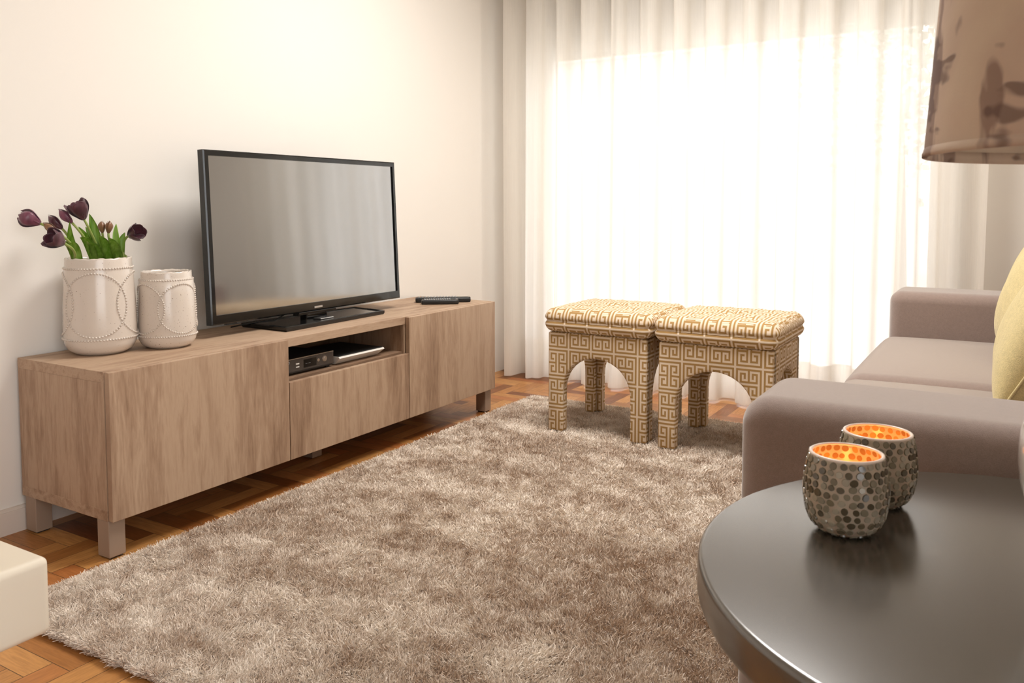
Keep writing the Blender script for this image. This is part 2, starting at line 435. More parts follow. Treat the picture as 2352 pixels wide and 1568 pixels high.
# ---------------------------------------------------------------- media bench
BX, BW, BZ0, BZ1 = 0.005, 0.395, 0.10, 0.48      # carcass x from .015 to .40
bench = thing('media_bench', 'long low grey-brown wood-grain TV bench with two doors and an open niche', 'tv bench', (0.016, 0, 0))
def bpart(name, bm, mat, parent=bench, **k):
    o = obj(name, bm, mat, parent, **k)
    o.matrix_parent_inverse = Matrix.Translation((-0.016, 0, 0)) if parent is bench else Matrix.Identity(4)
    if parent is not bench: pass
    return o
x0 = 0.016
bpart('top_panel', box(nb(), x0, 0.40, 0.0, 1.80, 0.452, 0.48, 0.001), WOOD_T)
bpart('bottom_panel', box(nb(), x0, 0.40, 0.0, 1.80, 0.10, 0.128, 0.001), WOOD_T)
b = nb(); box(b, x0+0.001, 0.3995, 0.0005, 0.03, 0.128, 0.452); bpart('side_panel', b, WOOD_S)
b = nb(); box(b, x0+0.001, 0.3995, 1.77, 1.7995, 0.128, 0.452); bpart('side_panel', b, WOOD_S)
for y in (0.588, 1.195): bpart('divider', box(nb(), x0+0.01, 0.398, y, y+0.02, 0.128, 0.452), WOOD_S)
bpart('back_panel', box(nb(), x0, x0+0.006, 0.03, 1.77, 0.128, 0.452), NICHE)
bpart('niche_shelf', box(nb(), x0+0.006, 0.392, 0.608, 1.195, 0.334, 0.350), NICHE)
bpart('door', box(nb(), 0.402, 0.42, 0.0015, 0.599, 0.101, 0.479, 0.0012), WOOD_V[0])
bpart('drawer_front', box(nb(), 0.402, 0.42, 0.602, 1.198, 0.101, 0.345, 0.0012), WOOD_V[1])
bpart('door', box(nb(), 0.402, 0.42, 1.201, 1.7985, 0.101, 0.479, 0.0012), WOOD_V[2])
for (lx, ly) in ((0.352, 0.002), (x0+0.01, 0.002), (0.352, 1.75), (x0+0.01, 1.75), (0.19, 0.88), (x0+0.03, 1.17)):
    bpart('leg', box(nb(), lx, lx+0.048, ly, ly+0.046, 0.004, 0.10, 0.002), LEG)
for (lx, ly) in ((0.352, 0.002), (x0+0.01, 0.002), (0.352, 1.75), (x0+0.01, 1.75)):
    bpart('foot_glide', box(nb(), lx+0.006, lx+0.042, ly+0.006, ly+0.04, 0.0, 0.004), BLACK_M)

# ---------------------------------------------------------------- television
TVA = math.radians(2.5)
tv = thing('television', 'black flat-screen television with glossy bezel standing on the wood bench', 'television', (0.2, 0.948, 0.48))
def tvp(name, bm, mat, parent=tv, tilt=True, **k):
    if tilt: bmesh.ops.transform(bm, matrix=Matrix.Translation((0, 0, 0.04)) @ Matrix.Rotation(-TVA, 4, 'Y') @ Matrix.Translation((0, 0, 0)), verts=bm.verts)
    return obj(name, bm, mat, parent, **k)
HW, TH = 0.463, 0.545
b = nb(); box(b, -0.022, 0.012, -HW, HW, 0, TH, 0.004, 2)
sx = 0.017
# bezel with a hollow for the panel
bm = nb()
def ringface(bm, y0, y1, z0, z1, Y0, Y1, Z0, Z1, xf, xb):
    o_ = [(y0, z0), (y1, z0), (y1, z1), (y0, z1)]; i_ = [(Y0, Z0), (Y1, Z0), (Y1, Z1), (Y0, Z1)]
    vo = [bm.verts.new((xf-0.003, *p)) for p in o_]; vi = [bm.verts.new((xf, *(p))) for p in [(a+(0.004 if a < 0 else -0.004), c+(0.004 if c < 0.2 else -0.004)) for a, c in o_]]
    vj = [bm.verts.new((xf, *p)) for p in i_]; vk = [bm.verts.new((xb, *p)) for p in i_]; vb = [bm.verts.new((xb, *p)) for p in o_]
    for k in range(4):
        l = (k+1) % 4
        for A, B in ((vb, vo), (vo, vi), (vi, vj), (vj, vk)): bm.faces.new((A[k], A[l], B[l], B[k]))
ringface(bm, -HW, HW, 0, TH, -HW+0.018, HW-0.016, 0.030, TH-0.018, 0.012, -0.014)
tvp('bezel', bm, BLACK_G)
tvp('screen', box(nb(), 0.002, 0.0065, -HW+0.017, HW-0.015, 0.029, TH-0.017), SCREEN)
b = nb(); box(b, -0.018, 0.001, -HW+0.004, HW-0.004, 0.004, TH-0.004, 0.003); box(b, -0.06, -0.018, -HW+0.06, HW-0.06, 0.02, TH-0.08, 0.012)
tvp('rear_housing', b, BLACK_M)
b = nb(); box(b, 0.0122, 0.0135, -0.022, 0.018, 0.009, 0.016, 0.0005, 1); o = tvp('badge', b, SILVER); o['label'] = 'small silver maker badge'
b = nb(); box(b, -0.015, 0.016, -0.10, 0.085, -0.010, 0.001, 0.002); box(b, -0.028, 0.004, -0.055, 0.05, -0.034, 0.02, 0.004); tvp('stand_neck', b, BLACK_G)
tvp('speaker_grille', box(nb(), -0.010, 0.004, -0.40, -0.36, -0.004, 0.0), BLACK_M)
b = nb()
base = [(-0.115, -0.24), (0.105, -0.245), (0.085, 0.275), (-0.085, 0.30)]
v0 = [b.verts.new((x, y, 0.006)) for x, y in base]; v1 = [b.verts.new((x*0.97, y*0.985, 0.0)) for x, y in base]
v2 = [b.verts.new((x, y, 0.014)) for x, y in base]; v3 = [b.verts.new((x*0.94, y*0.97, 0.016)) for x, y in base]
v4 = [b.verts.new((x*0.90, y*0.955, 0.0125)) for x, y in base]
b.faces.new(v1[::-1]); b.faces.new(v4)
for A, B in ((v1, v0), (v0, v2), (v2, v3), (v3, v4)):
    for k in range(4): b.faces.new((A[k], A[(k+1) % 4], B[(k+1) % 4], B[k]))
tvp('stand_base', b, BLACK_G, tilt=False)
b = nb(); box(b, 0.018, 0.055, -0.035, 0.03, 0.0126, 0.018, 0.002); tvp('stand_logo_plate', b, SILVER, tilt=False)
b = nb(); tube(b, [(-0.03, -0.10, 0.05), (-0.02, -0.14, 0.035), (-0.02, -0.18, 0.022), (-0.05, -0.22, 0.02), (-0.09, -0.26, 0.012), (-0.12, -0.28, 0.004)], 0.0025, 6); tvp('power_cable', b, BLACK_M, tilt=False, smooth=True)

# ---------------------------------------------------------------- boxes in the niche
stb = thing('set_top_box', 'black and silver set-top box in the left half of the bench niche', 'set-top box', (0.25, 0.74, 0.350))
obj('casing', box(nb(), -0.11, 0.118, -0.125, 0.108, 0.006, 0.052, 0.003), BLACK_M, stb)
fp = obj('front_panel', box(nb(), 0.118, 0.1215, -0.125, 0.109, 0.012, 0.053, 0.001), FACE, stb)
obj('display', box(nb(), 0.1215, 0.122, -0.03, 0.028, 0.019, 0.045), BLACK_G, fp)
b = nb()
for (yy, rr) in ((0.066, 0.0105), (0.066, 0.005), (0.036, 0.006)):
    c = bmesh.ops.create_cone(b, cap_ends=True, segments=24, radius1=rr, radius2=rr*0.9, depth=0.002)
    bmesh.ops.transform(b, matrix=Matrix.Translation((0.1225+(0.0008 if rr == 0.005 else 0), yy, 0.034)) @ Matrix.Rotation(PI/2, 4, 'Y'), verts=c['verts'])
obj('control_dial', b, SILVER, fp)
b = nb(); box(b, 0.1215, 0.1228, -0.064, -0.050, 0.034, 0.038); box(b, 0.1215, 0.1228, -0.064, -0.050, 0.024, 0.0275); obj('button', b, WHITE_P, fp)
obj('trim_strip', box(nb(), 0.117, 0.1222, -0.125, 0.109, 0.0525, 0.0545), SILVER, fp)
for fx in (-0.1, 0.1):
    for fy in (-0.11, 0.095): obj('foot', box(nb(), fx-0.008, fx+0.008, fy-0.008, fy+0.008, 0, 0.006), BLACK_M, stb)
def text(name, s, size, loc, parent, mat, rx=PI/2, rz=PI/2):
    cu = bpy.data.curves.new(name, 'FONT'); cu.body = s; cu.size = size; cu.extrude = 0.0002; cu.resolution_u = 3
    o = bpy.data.objects.new(name, cu); C.objects.link(o)
    dg = bpy.context.evaluated_depsgraph_get(); me = bpy.data.meshes.new_from_object(o.evaluated_get(dg))
    bpy.data.objects.remove(o)
    R = Matrix.Translation(loc) @ Matrix.Rotation(rz, 4, 'Z') @ Matrix.Rotation(rx, 4, 'X')
    me.transform(R); return link(name, me, mat, parent)
text('front_lettering', 'MEO', 0.011, (0.1222, -0.113, 0.040), fp, GREYMARK)
text('front_lettering', '-- - ---', 0.009, (0.1224, -0.022, 0.029), fp, GREYMARK)
rt = thing('router', 'flat white modem with black lid lying right of the set-top box in the niche', 'router', (0.27, 0.985, 0.350))
b = nb(); pr = [(-0.10, 0.002), (0.085, 0.002), (0.112, 0.024), (0.108, 0.029), (-0.10, 0.029)]
for s in (-0.118, 0.118): pass
va = [b.verts.new((x, -0.118+(0.006 if z < 0.01 else 0), z)) for x, z in pr]; vb = [b.verts.new((x, 0.118-(0.012 if z < 0.01 else 0), z)) for x, z in pr]
b.faces.new(va); b.faces.new(vb[::-1])
for k in range(5): b.faces.new((va[k], vb[k], vb[(k+1) % 5], va[(k+1) % 5]))
obj('casing', b, WHITE_P, rt)
obj('lid', box(nb(), -0.10, 0.106, -0.114, 0.114, 0.029, 0.032, 0.001), BLACK_M, rt)
obj('foot', box(nb(), -0.08, 0.07, -0.09, 0.09, 0, 0.002), BLACK_M, rt)

# ---------------------------------------------------------------- remote controls
def remote(p0, p1, w, h, label, nrow, z=0.48):
    p0, p1 = Vector(p0), Vector(p1); L = (p1-p0).length; mid = (p0+p1)/2
    t = thing('remote_control', label, 'remote control', (mid.x, mid.y, z), math.atan2(p1.y-p0.y, p1.x-p0.x))
    b = nb(); box(b, -L/2, L/2, -w/2, w/2, 0, h, h*0.3, 3); obj('casing', b, BLACK_M, t, smooth=True, sharp=0.6)
    b = nb()
    for i in range(nrow):
        for j in range(3):
            x = -L/2+0.016+i*(L*0.72/nrow); y = (j-1)*w*0.28
            box(b, x-0.0035, x+0.0035, y-0.004, y+0.004, h-0.0005, h+0.0030, 0.0008, 1)
    o = obj('button', b, GREYMARK, t); 
    b = nb(); box(b, L/2-0.012, L/2-0.001, -w*0.45, w*0.45, h*0.45, h+0.0008, 0.001, 1); obj('end_cap', b, BLACK_G, t)
    return t
remote((0.215, 1.545), (0.335, 1.645), 0.042, 0.019, 'shorter black remote control lying in front, bumpy buttons, at far end of bench', 12)
remote((0.150, 1.590), (0.335, 1.735), 0.046, 0.021, 'longer black remote control lying behind the shorter one on the bench', 13)

# ---------------------------------------------------------------- vases
def mk_ceramic(name, speck):
    m = M(name); v = m.coord('Object'); f = m.noise(v, 240, 2)
    d = m.ramp(f, [(0.0, (1, 1, 1)), (0.70-speck, (1, 1, 1)), (0.76-speck, (0.35, 0.28, 0.22))])
    m.base(m.mix(1.0, (*srgb(216, 204, 192), 1), d, 'MULTIPLY')).r(0.22)
    m.p.inputs['Coat Weight'].default_value = 0.4; m.p.inputs['Coat Roughness'].default_value = 0.08
    m.bump(m.noise(v, 30, 2), 0.06, 0.002); return m.m
CER1, CER2 = mk_ceramic('white_glaze', 0.0), mk_ceramic('speckled_glaze', 0.03)
VDARK = plain('vase_inside', srgb(70, 58, 46), 0.6)
def vase(loc, R, Rt, Hh, rc, rot, label, cer):
    t = thing('ceramic_vase', label, 'vase', (*loc, 0.48))
    zb = Hh*0.17
    prof = [(0.0, 0.002), (R*0.62, 0.0), (R*0.70, 0.002), (R*0.88, Hh*0.05), (R*0.97, Hh*0.11), (R, zb), (R*1.0, Hh*0.3), (R*0.985, Hh*0.5), (R*0.955, Hh*0.72),
            (R*0.93, Hh*0.88), (Rt, Hh*0.905), (Rt*0.99, Hh*0.93), (Rt*0.985, Hh*0.985), (Rt*0.97, Hh), (Rt*0.92, Hh*1.0), (Rt*0.90, Hh*0.97), (R*0.86, Hh*0.6), (R*0.86, Hh*0.2), (0.0, Hh*0.12)]
    b = nb(); lathe(b, prof, 72)
    for v in b.verts:
        if v.co.z > Hh*0.97: v.co.z += 0.0008*math.sin(9*math.atan2(v.co.y, v.co.x))+0.0008*math.sin(23*math.atan2(v.co.y, v.co.x))
    obj('vessel', b, cer, t, smooth=True)
    def rad(z):
        pts = prof[4:13]
        for (r0, z0), (r1, z1) in zip(pts, pts[1:]):
            if z0 <= z <= z1: return r0+(r1-r0)*(z-z0)/(z1-z0+1e-9)
        return R
    b = nb()
    def bead(a, z, r):
        rr = rad(z)+r*0.25
        s = bmesh.ops.create_icosphere(b, subdivisions=1, radius=r)
        bmesh.ops.translate(b, verts=s['verts'], vec=(rr*math.cos(a), rr*math.sin(a), z))
    br = 0.0033 if R > 0.09 else 0.0029
    for z in (zb*1.0, Hh*0.895):
        n = int(2*PI*rad(z)/(br*2.35))
        for k in range(n): bead(2*PI*k/n, z, br)
    zc = Hh*0.525
    for q in range(4):
        a0 = rot+q*PI/2; n = int(2*PI*rc/(br*2.4))
        for k in range(n):
            th = 2*PI*k/n
            bead(a0+rc*math.cos(th)/(R*0.98), zc+rc*math.sin(th), br)
    obj('bead_relief', b, cer, t, smooth=True)
    return t
vase((0.128, 0.172), 0.0945, 0.087, 0.268, 0.087, math.atan2(-1.40, 2.19)-0.15, 'larger white ceramic vase with beaded circles, holding the tulips', CER1)
vase((0.206, 0.331), 0.0805, 0.071, 0.222, 0.071, math.atan2(-1.56, 2.11)+PI/4-0.20, 'smaller speckled white ceramic vase with beaded circles, empty', CER2)

# ---------------------------------------------------------------- tulips
def mk_petal(name, a, b_):
    m = M(name); v = m.coord('Object', scale=(60, 60, 12)); f = m.noise(v, 1.0, 3)
    m.base(m.ramp(f, [(0.3, a), (0.7, b_)])).r(0.35); m.p.inputs['Sheen Weight'].default_value = 0.2; return m.m
P_DARK = mk_petal('petal_dark_plum', srgb(60, 26, 36), srgb(96, 50, 62))
P_PLUM = mk_petal('petal_plum', srgb(92, 44, 62), srgb(128, 72, 92))
P_BROWN = mk_petal('petal_brown_green', srgb(120, 82, 56), srgb(152, 112, 80))
STEM = plain('tulip_stem', srgb(146, 160, 84), 0.5)
def mk_leaf():
    m = M('tulip_leaf'); v = m.coord('Object', scale=(120, 120, 6)); f = m.noise(v, 1.0, 2)
    m.base(m.ramp(f, [(0.3, srgb(118, 164, 44)), (0.7, srgb(168, 200, 96))])).r(0.4)
    m.p.inputs['Subsurface Weight'].default_value = 0.0
    return m.m
LEAF = mk_leaf()
CAMP = Vector(cam.location)
VB = Vector((0.128, 0.172, 0.48))
def bez(p0, p1, p2, n):
    return [(p0*(1-t)**2+p1*2*t*(1-t)+p2*t*t) for t in [i/n for i in range(n+1)]]
def petal_bm(L, Wd, ang, openk, curl, r0):
    """one petal around +Z: base at origin, cupped"""
    b = nb(); nu, nv = 6, 10; rows = []
    for i in range(nv+1):
        s = i/nv; w = Wd*math.sin(PI*min(1, s*0.80+0.10))**0.6*(1-0.15*s)
        if s > 0.88: w *= (1-s)/0.12*0.5+0.5
        rr = r0*math.sin(PI*min(0.5+0.0, s*0.62+0.04))*1.0 + openk*s*s*L*0.12 - curl*s**4*L*0.5
        row = []
        for j in range(nu+1):
            u = (j/nu-0.5)*2; a = u*w/max(r0, 0.004)*0.5
            a = max(-1.15, min(1.15, a))
            x = rr*math.cos(a)-(0.0015*(1-u*u)); y = max(rr, 0.35*w)*math.sin(a)
            row.append(b.verts.new((x, y, s*L*(1-0.05*u*u))))
        rows.append(row)
    for a_, c_ in zip(rows, rows[1:]):
        for j in range(nu): b.faces.new((a_[j], a_[j+1], c_[j+1], c_[j]))
    bmesh.ops.transform(b, matrix=Matrix.Rotation(ang, 4, 'Z'), verts=b.verts)
    bmesh.ops.solidify(b, geom=b.faces[:], thickness=0.0006)
    return b
def tulip(head, axis, L, R, openk, pm, label, base_off, mid_lift=0.03, leaves=()):
    """head: centre of the bloom; axis: direction it points; stem from inside the vase"""
    head = Vector(head); ax = Vector(axis).normalized(); foot = VB+Vector((base_off[0], base_off[1], 0.035))
    t = thing('tulip', label, 'tulip', foot)
    hb = head-ax*L*0.5-foot
    rim = Vector((base_off[2], base_off[3], 0.235))
    mid = (rim+hb)*0.5+Vector((0, 0, mid_lift))
    p1 = hb-ax*max(0.02, (hb-rim).length*0.45)
    pts = [Vector((0, 0, 0)), rim*0.5, rim]+bez(rim, p1, hb, 8)[1:]
    obj('stem', tube(nb(), pts, [0.0034]*len(pts), 8), STEM, t, smooth=True)
    q = ax.to_track_quat('Z', 'Y').to_matrix().to_4x4(); T = Matrix.Translation(hb) @ q
    for k in range(6):
        inner = k % 2
        bmm = petal_bm(L*(0.97 if inner else 1.0)*random.uniform(0.95, 1.03), R*1.9, k*PI/3+random.uniform(-0.1, 0.1), openk*(0.6 if inner else 1)*random.uniform(0.7, 1.3), 0.0 if openk > 0.1 else 0.55, R*(0.86 if inner else 1.0))
        bmesh.ops.transform(bmm, matrix=T, verts=bmm.verts)
        obj('petal', bmm, pm, t, smooth=True)
    for (tip, wd, bend) in leaves:
        tip = Vector(tip)-foot; b = nb(); n = 12; rows = []
        st = Vector((rim.x*0.7, rim.y*0.7, rim.z-0.035)); d = tip-st; side = d.cross(CAMP-VB).normalized()
        nrm = side.cross(d).normalized()
        for i in range(n+1):
            s = i/n; c = st+d*s+Vector(bend)*math.sin(PI*s)*1.0+Vector((0, 0, 0.018))*math.sin(PI*s)
            w = wd*0.8*math.sin(PI*min(1.0, 0.22+s*0.78))**0.9
            row = [b.verts.new(c+side*w*u+nrm*(0.25*w*(u*u))) for u in (-1, -0.5, 0, 0.5, 1)]
            rows.append(row)
        for a_, c_ in zip(rows, rows[1:]):
            for j in range(4): b.faces.new((a_[j], a_[j+1], c_[j+1], c_[j]))
        bmesh.ops.solidify(b, geom=b.faces[:], thickness=0.0006)
        obj('leaf', b, LEAF, t, smooth=True)

def unproj(u, v, X):
    """world point on the plane x = X seen at photograph pixel (u, v): used only to read off positions measured from the photo"""
    r = Vector((math.cos(YAW), -math.sin(YAW), 0)); up = r.cross(fw)
    d = fw+r*(u-1176)/F-up*(v-784+189.3)/F
    return CAMP+d*((X-CAMP.x)/d.x)
RV = Vector((math.cos(YAW), -math.sin(YAW), 0))       # to the right as seen across the bench
def dirn(dx, dz, toward=0.0): return RV*dx+Vector((0, 0, dz))+(CAMP-VB).normalized()*toward
tulip(unproj(68, 503, 0.095), dirn(-0.9, 0.35, 0.25), 0.056, 0.0285, 0.10, P_PLUM, 'large open plum tulip reaching furthest left over the vase rim', (-0.01, -0.01, -0.035, -0.04), leaves=[(unproj(150, 566, 0.15), 0.012, (0, 0, 0.01))])
tulip(unproj(127, 510, 0.09), dirn(-0.75, 0.75, 0.0), 0.052, 0.0165, 0.0, P_DARK, 'slim closed dark tulip bud behind the brownish left bud', (0, -0.02, -0.04, -0.03), leaves=[(unproj(143, 556, 0.12), 0.011, (0, 0, 0.01))])
tulip(unproj(116, 523, 0.13), dirn(-0.85, 0.55, 0.2), 0.046, 0.0135, 0.0, P_BROWN, 'small brownish tulip bud lying low at left, above the darkest bloom', (0.01, 0, -0.035, -0.045), leaves=[(unproj(160, 507, 0.16), 0.015, (0.0, -0.015, -0.02))])
tulip(unproj(150, 496, 0.12), dirn(-0.72, 0.75, 0.0), 0.052, 0.0155, 0.0, P_PLUM, 'pointed plum tulip bud left of the tallest bloom', (0, 0.01, -0.02, -0.01), leaves=[(unproj(180, 520, 0.13), 0.014, (0, 0, 0.0)), (unproj(183, 545, 0.17), 0.016, (0, 0.0, 0.01))])
tulip(unproj(182, 483, 0.14), dirn(-0.45, 0.85, 0.3), 0.056, 0.029, 0.12, P_DARK, 'tallest large plum tulip bloom at the top of the bunch', (-0.01, 0.02, -0.01, 0.0), leaves=[(unproj(205, 490, 0.10), 0.017, (0.0, 0.0, 0.0)), (unproj(196, 520, 0.09), 0.015, (0, 0, 0)), (unproj(204, 556, 0.16), 0.020, (0, 0, 0))])
tulip(unproj(129, 551, 0.185), dirn(-0.7, 0.25, 0.7), 0.048, 0.027, 0.16, P_DARK, 'darkest open tulip bloom hanging low just above the vase rim', (0.02, -0.02, -0.01, -0.055), leaves=[(unproj(157, 560, 0.17), 0.013, (0, 0, 0.012))])
tulip(unproj(234, 521, 0.13), dirn(-0.05, 1.0, 0.0), 0.034, 0.0125, 0.0, P_BROWN, 'left one of two small upright brown-green tulip buds', (0.0, 0.02, 0.0, 0.03), leaves=[(unproj(228, 540, 0.17), 0.017, (0, 0, 0))])
tulip(unproj(250, 521, 0.15), dirn(0.08, 1.0, 0.0), 0.036, 0.013, 0.0, P_BROWN, 'right one of two small upright brown-green tulip buds', (0.01, 0.03, 0.01, 0.04), leaves=[(unproj(267, 513, 0.14), 0.012, (0, -0.008, 0)), (unproj(248, 545, 0.19), 0.016, (0, 0, 0))])
tulip(unproj(309, 536, 0.17), dirn(0.85, 0.3, 0.45), 0.046, 0.026, 0.12, P_DARK, 'dark tulip bloom leaning out alone to the right', (0.02, 0.03, 0.008, 0.028), leaves=[(unproj(287, 533, 0.15), 0.013, (-0.006, 0.0, 0.0)), (unproj(262, 562, 0.17), 0.013, (0, 0, 0))])

# ---------------------------------------------------------------- rug
RX0, RX1, RY0, RY1 = 0.456, 2.02, -0.286, 2.06
def mk_rug():
    m = M('rug_yarn'); at = m.n('ShaderNodeAttribute'); at.attribute_name = 'tint'
    m.base(at.outputs['Color']).r(0.75); m.p.inputs['Sheen Weight'].default_value = 0.6; m.p.inputs['Sheen Roughness'].default_value = 0.4
    return m.m
def vnoise(x, y, s, seed=0):
    """cheap smooth value noise on arrays"""
    g = np.random.default_rng(seed).random((128, 128)); X = x*s+31; Y = y*s+31
    xi = np.floor(X).astype(int); yi = np.floor(Y).astype(int); fx = X-xi; fy = Y-yi
    fx = fx*fx*(3-2*fx); fy = fy*fy*(3-2*fy); q = lambda a, b: g[a % 128, b % 128]
    return (q(xi, yi)*(1-fx)+q(xi+1, yi)*fx)*(1-fy)+(q(xi, yi+1)*(1-fx)+q(xi+1, yi+1)*fx)*fy
rug = thing('shag_rug', 'thick beige-taupe shag rug on the parquet under the stools', 'rug', ((RX0+RX1)/2, (RY0+RY1)/2, 0))
RC = np.array([(RX0+RX1)/2, (RY0+RY1)/2, 0])
rm = rbox_mesh('backing', RX1-RX0-0.012, RY1-RY0-0.012, 0.011, 0.003, n=60, k=3)
for v in rm.vertices: v.co.z += 0.006
RB = M('rug_backing'); RB.base(RB.ramp(RB.noise(RB.coord('Object'), 300, 3), [(0.3, srgb(160, 138, 118)), (0.7, srgb(190, 168, 148))])).r(0.95)
link('backing', rm, RB.m, rug)
def fibres(n):
    # density follows distance to where the rug is seen closest
    ys = RY0+(RY1-RY0)*rng.random(n*2)**1.45; xs = RX0+(RX1-RX0)*rng.random(n*2)
    xs, ys = xs[:n], ys[:n]
    # a share of yarns at the borders
    e = rng.random(n); k = e < 0.03; ys[k] = RY0+rng.random(k.sum())*0.012
    k = (e >= 0.03) & (e < 0.045); xs[k] = RX0+rng.random(k.sum())*0.012; k = (e >= 0.045) & (e < 0.055); ys[k] = RY1-rng.random(k.sum())*0.012
    big = vnoise(xs+0.25*ys, ys*2.2, 3.2, 1)*0.55+vnoise(xs, ys*1.8, 9, 2)*0.45
    sm = vnoise(xs, ys, 45, 3)
    ang = 2*PI*(vnoise(xs, ys, 5, 4)*0.9+vnoise(xs, ys, 28, 5)*1.2)+rng.normal(0, 0.7, n)
    tilt = np.clip(0.62+0.7*(big-0.5)+rng.normal(0, 0.22, n), 0.1, 1.2)
    L = 0.0095+0.005*rng.random(n); w = (0.0006+0.0005*rng.random(n))*(1+0.35*(ys-RY0))
    z0 = 0.008*np.ones(n)+0.008*rng.random(n)
    dx, dy = np.cos(ang)*np.sin(tilt), np.sin(ang)*np.sin(tilt); dz = np.cos(tilt)
    # border yarns splay outwards and down
    ox = -(np.clip((RX0+0.02-xs)/0.02, 0, 1)); oy = -(np.clip((RY0+0.02-ys)/0.02, 0, 1))+np.clip((ys-RY1+0.02)/0.02, 0, 1)
    z0 = np.where((ox < -0.4) | (oy < -0.4), 0.002+0.012*rng.random(n), z0)
    dx += ox*0.9; dy += oy*0.9
    P0 = np.stack([xs, ys, z0], 1); D = np.stack([dx, dy, dz], 1); D /= np.linalg.norm(D, axis=1, keepdims=True)
    bend = np.stack([rng.normal(0, 0.5, n), rng.normal(0, 0.5, n), rng.normal(0.0, 0.25, n)], 1)
    P1 = P0+D*(L*0.5)[:, None]; P2 = P1+(D+bend)*(L*0.5)[:, None]
    P1[:, 2] = np.maximum(P1[:, 2], 0.003); P2[:, 2] = np.maximum(P2[:, 2], 0.003)
    sd = rng.normal(0, 1, (n, 3)); sd -= (sd*D).sum(1, keepdims=True)*D; sd /= np.linalg.norm(sd, axis=1, keepdims=True); sd *= w[:, None]
    V = np.stack([P0-sd, P0+sd, P1-sd, P1+sd, P2-sd*0.5, P2+sd*0.5], 1).reshape(-1, 3)-RC
    i6 = (np.arange(n)*6)[:, None]
    Fq = np.concatenate([i6+np.array([[0, 1, 3, 2]]), i6+np.array([[2, 3, 5, 4]])], 1).reshape(-1, 4)
    me = bpy.data.meshes.new('pile'); me.vertices.add(len(V)); me.vertices.foreach_set('co', V.ravel())
    me.loops.add(Fq.size); me.loops.foreach_set('vertex_index', Fq.ravel())
    me.polygons.add(len(Fq)); me.polygons.foreach_set('loop_start', np.arange(0, Fq.size, 4)); me.update()
    mid = vnoise(xs+0.3*ys, ys, 17, 7)
    shade = np.clip(0.55+(big-0.5)*0.85+(mid-0.5)*0.55+(sm-0.5)*0.6+rng.normal(0, 0.20, n), 0, 1)  # patch tones put the sheen of the leaning pile into the colour
    c0 = np.array(srgb(200, 174, 150)); c1 = np.array(srgb(252, 240, 226))
    col = c0+(c1-c0)*shade[:, None]
    ca = me.color_attributes.new('tint', 'FLOAT_COLOR', 'POINT')
    rgba = np.ones((n, 6, 4)); rgba[:, :, :3] = col[:, None, :]
    ca.data.foreach_set('color', rgba.ravel())
    return me
o = link('pile', fibres(820000), mk_rug(), rug); o['kind'] = 'stuff'

# ---------------------------------------------------------------- stools
def arch_panel(W_, Hh, th, leg, arch_top, spring, n=20):
    """panel in xz plane from x=-W/2..W/2, front at y=0, thickness th towards +y, with an arched opening"""
    half = W_/2-leg
    pts = [(-W_/2, 0), (-W_/2, Hh), (W_/2, Hh), (W_/2, 0), (W_/2-leg, 0)]
    arc = []
    for i in range(n+1):
        a = PI*i/n; cx = half*math.cos(a); cz = spring+(arch_top-spring)*math.sin(a)**0.92
        arc.append((cx, cz))
    pts += [(half, spring*0.5)]+arc+[(-half, spring*0.5), (-half, 0)]
    b = nb(); f = b.faces.new([b.verts.new((x, 0, z)) for x, z in pts])
    r = bmesh.ops.extrude_face_region(b, geom=[f]); bmesh.ops.translate(b, verts=[g for g in r['geom'] if isinstance(g, bmesh.types.BMVert)], vec=(0, th, 0))
    bmesh.ops.recalc_face_normals(b, faces=b.faces)
    es = [e for e in b.edges if len(e.link_faces) == 2 and e.calc_face_angle() > 0.5]
    bmesh.ops.bevel(b, geom=es, offset=0.008, segments=3, affect='EDGES', profile=0.5)
    return b
SW, SD, SHh = 0.405, 0.395, 0.385
def stool_body():
    B = nb()
    def add(b, mat):
        bmesh.ops.transform(b, matrix=mat, verts=b.verts); me = bpy.data.meshes.new('t'); b.to_mesh(me); b.free(); B.from_mesh(me)
    A = dict(Hh=SHh, th=0.042, leg=0.064, arch_top=0.295, spring=0.155)
    add(arch_panel(SW, **A), Matrix.Translation((0, -SD/2, 0)))
    add(arch_panel(SW, **A), Matrix.Translation((0, SD/2, 0)) @ Matrix.Rotation(PI, 4, 'Z'))
    for s in (1, -1):
        add(arch_panel(SD-0.012, **A), Matrix.Rotation(s*PI/2, 4, 'Z') @ Matrix.Translation((0, -SW/2, 0)))
    box(B, -SW/2+0.02, SW/2-0.02, -SD/2+0.02, SD/2-0.02, SHh-0.03, SHh-0.002)
    return B
def cut(co_z, upper, qx=None, qy=None):
    B = stool_body()
    bmesh.ops.bisect_plane(B, geom=B.verts[:]+B.edges[:]+B.faces[:], plane_co=(0, 0, co_z), plane_no=(0, 0, 1), clear_inner=upper, clear_outer=not upper)
    if qx is not None:
        bmesh.ops.delete(B, geom=[v for v in B.verts if v.co.x*qx < 0 or v.co.y*qy < 0], context='VERTS')
    B.normal_update()
    me = bpy.data.meshes.new('part'); B.to_mesh(me); B.free(); me.update(); box_uv(me, (0.02, 0.02, 0.0)); return me
APRON = cut(0.15, True); LEGM = [(sx_, sy_, cut(0.15, False, sx_, sy_)) for sx_ in (-1, 1) for sy_ in (-1, 1)]
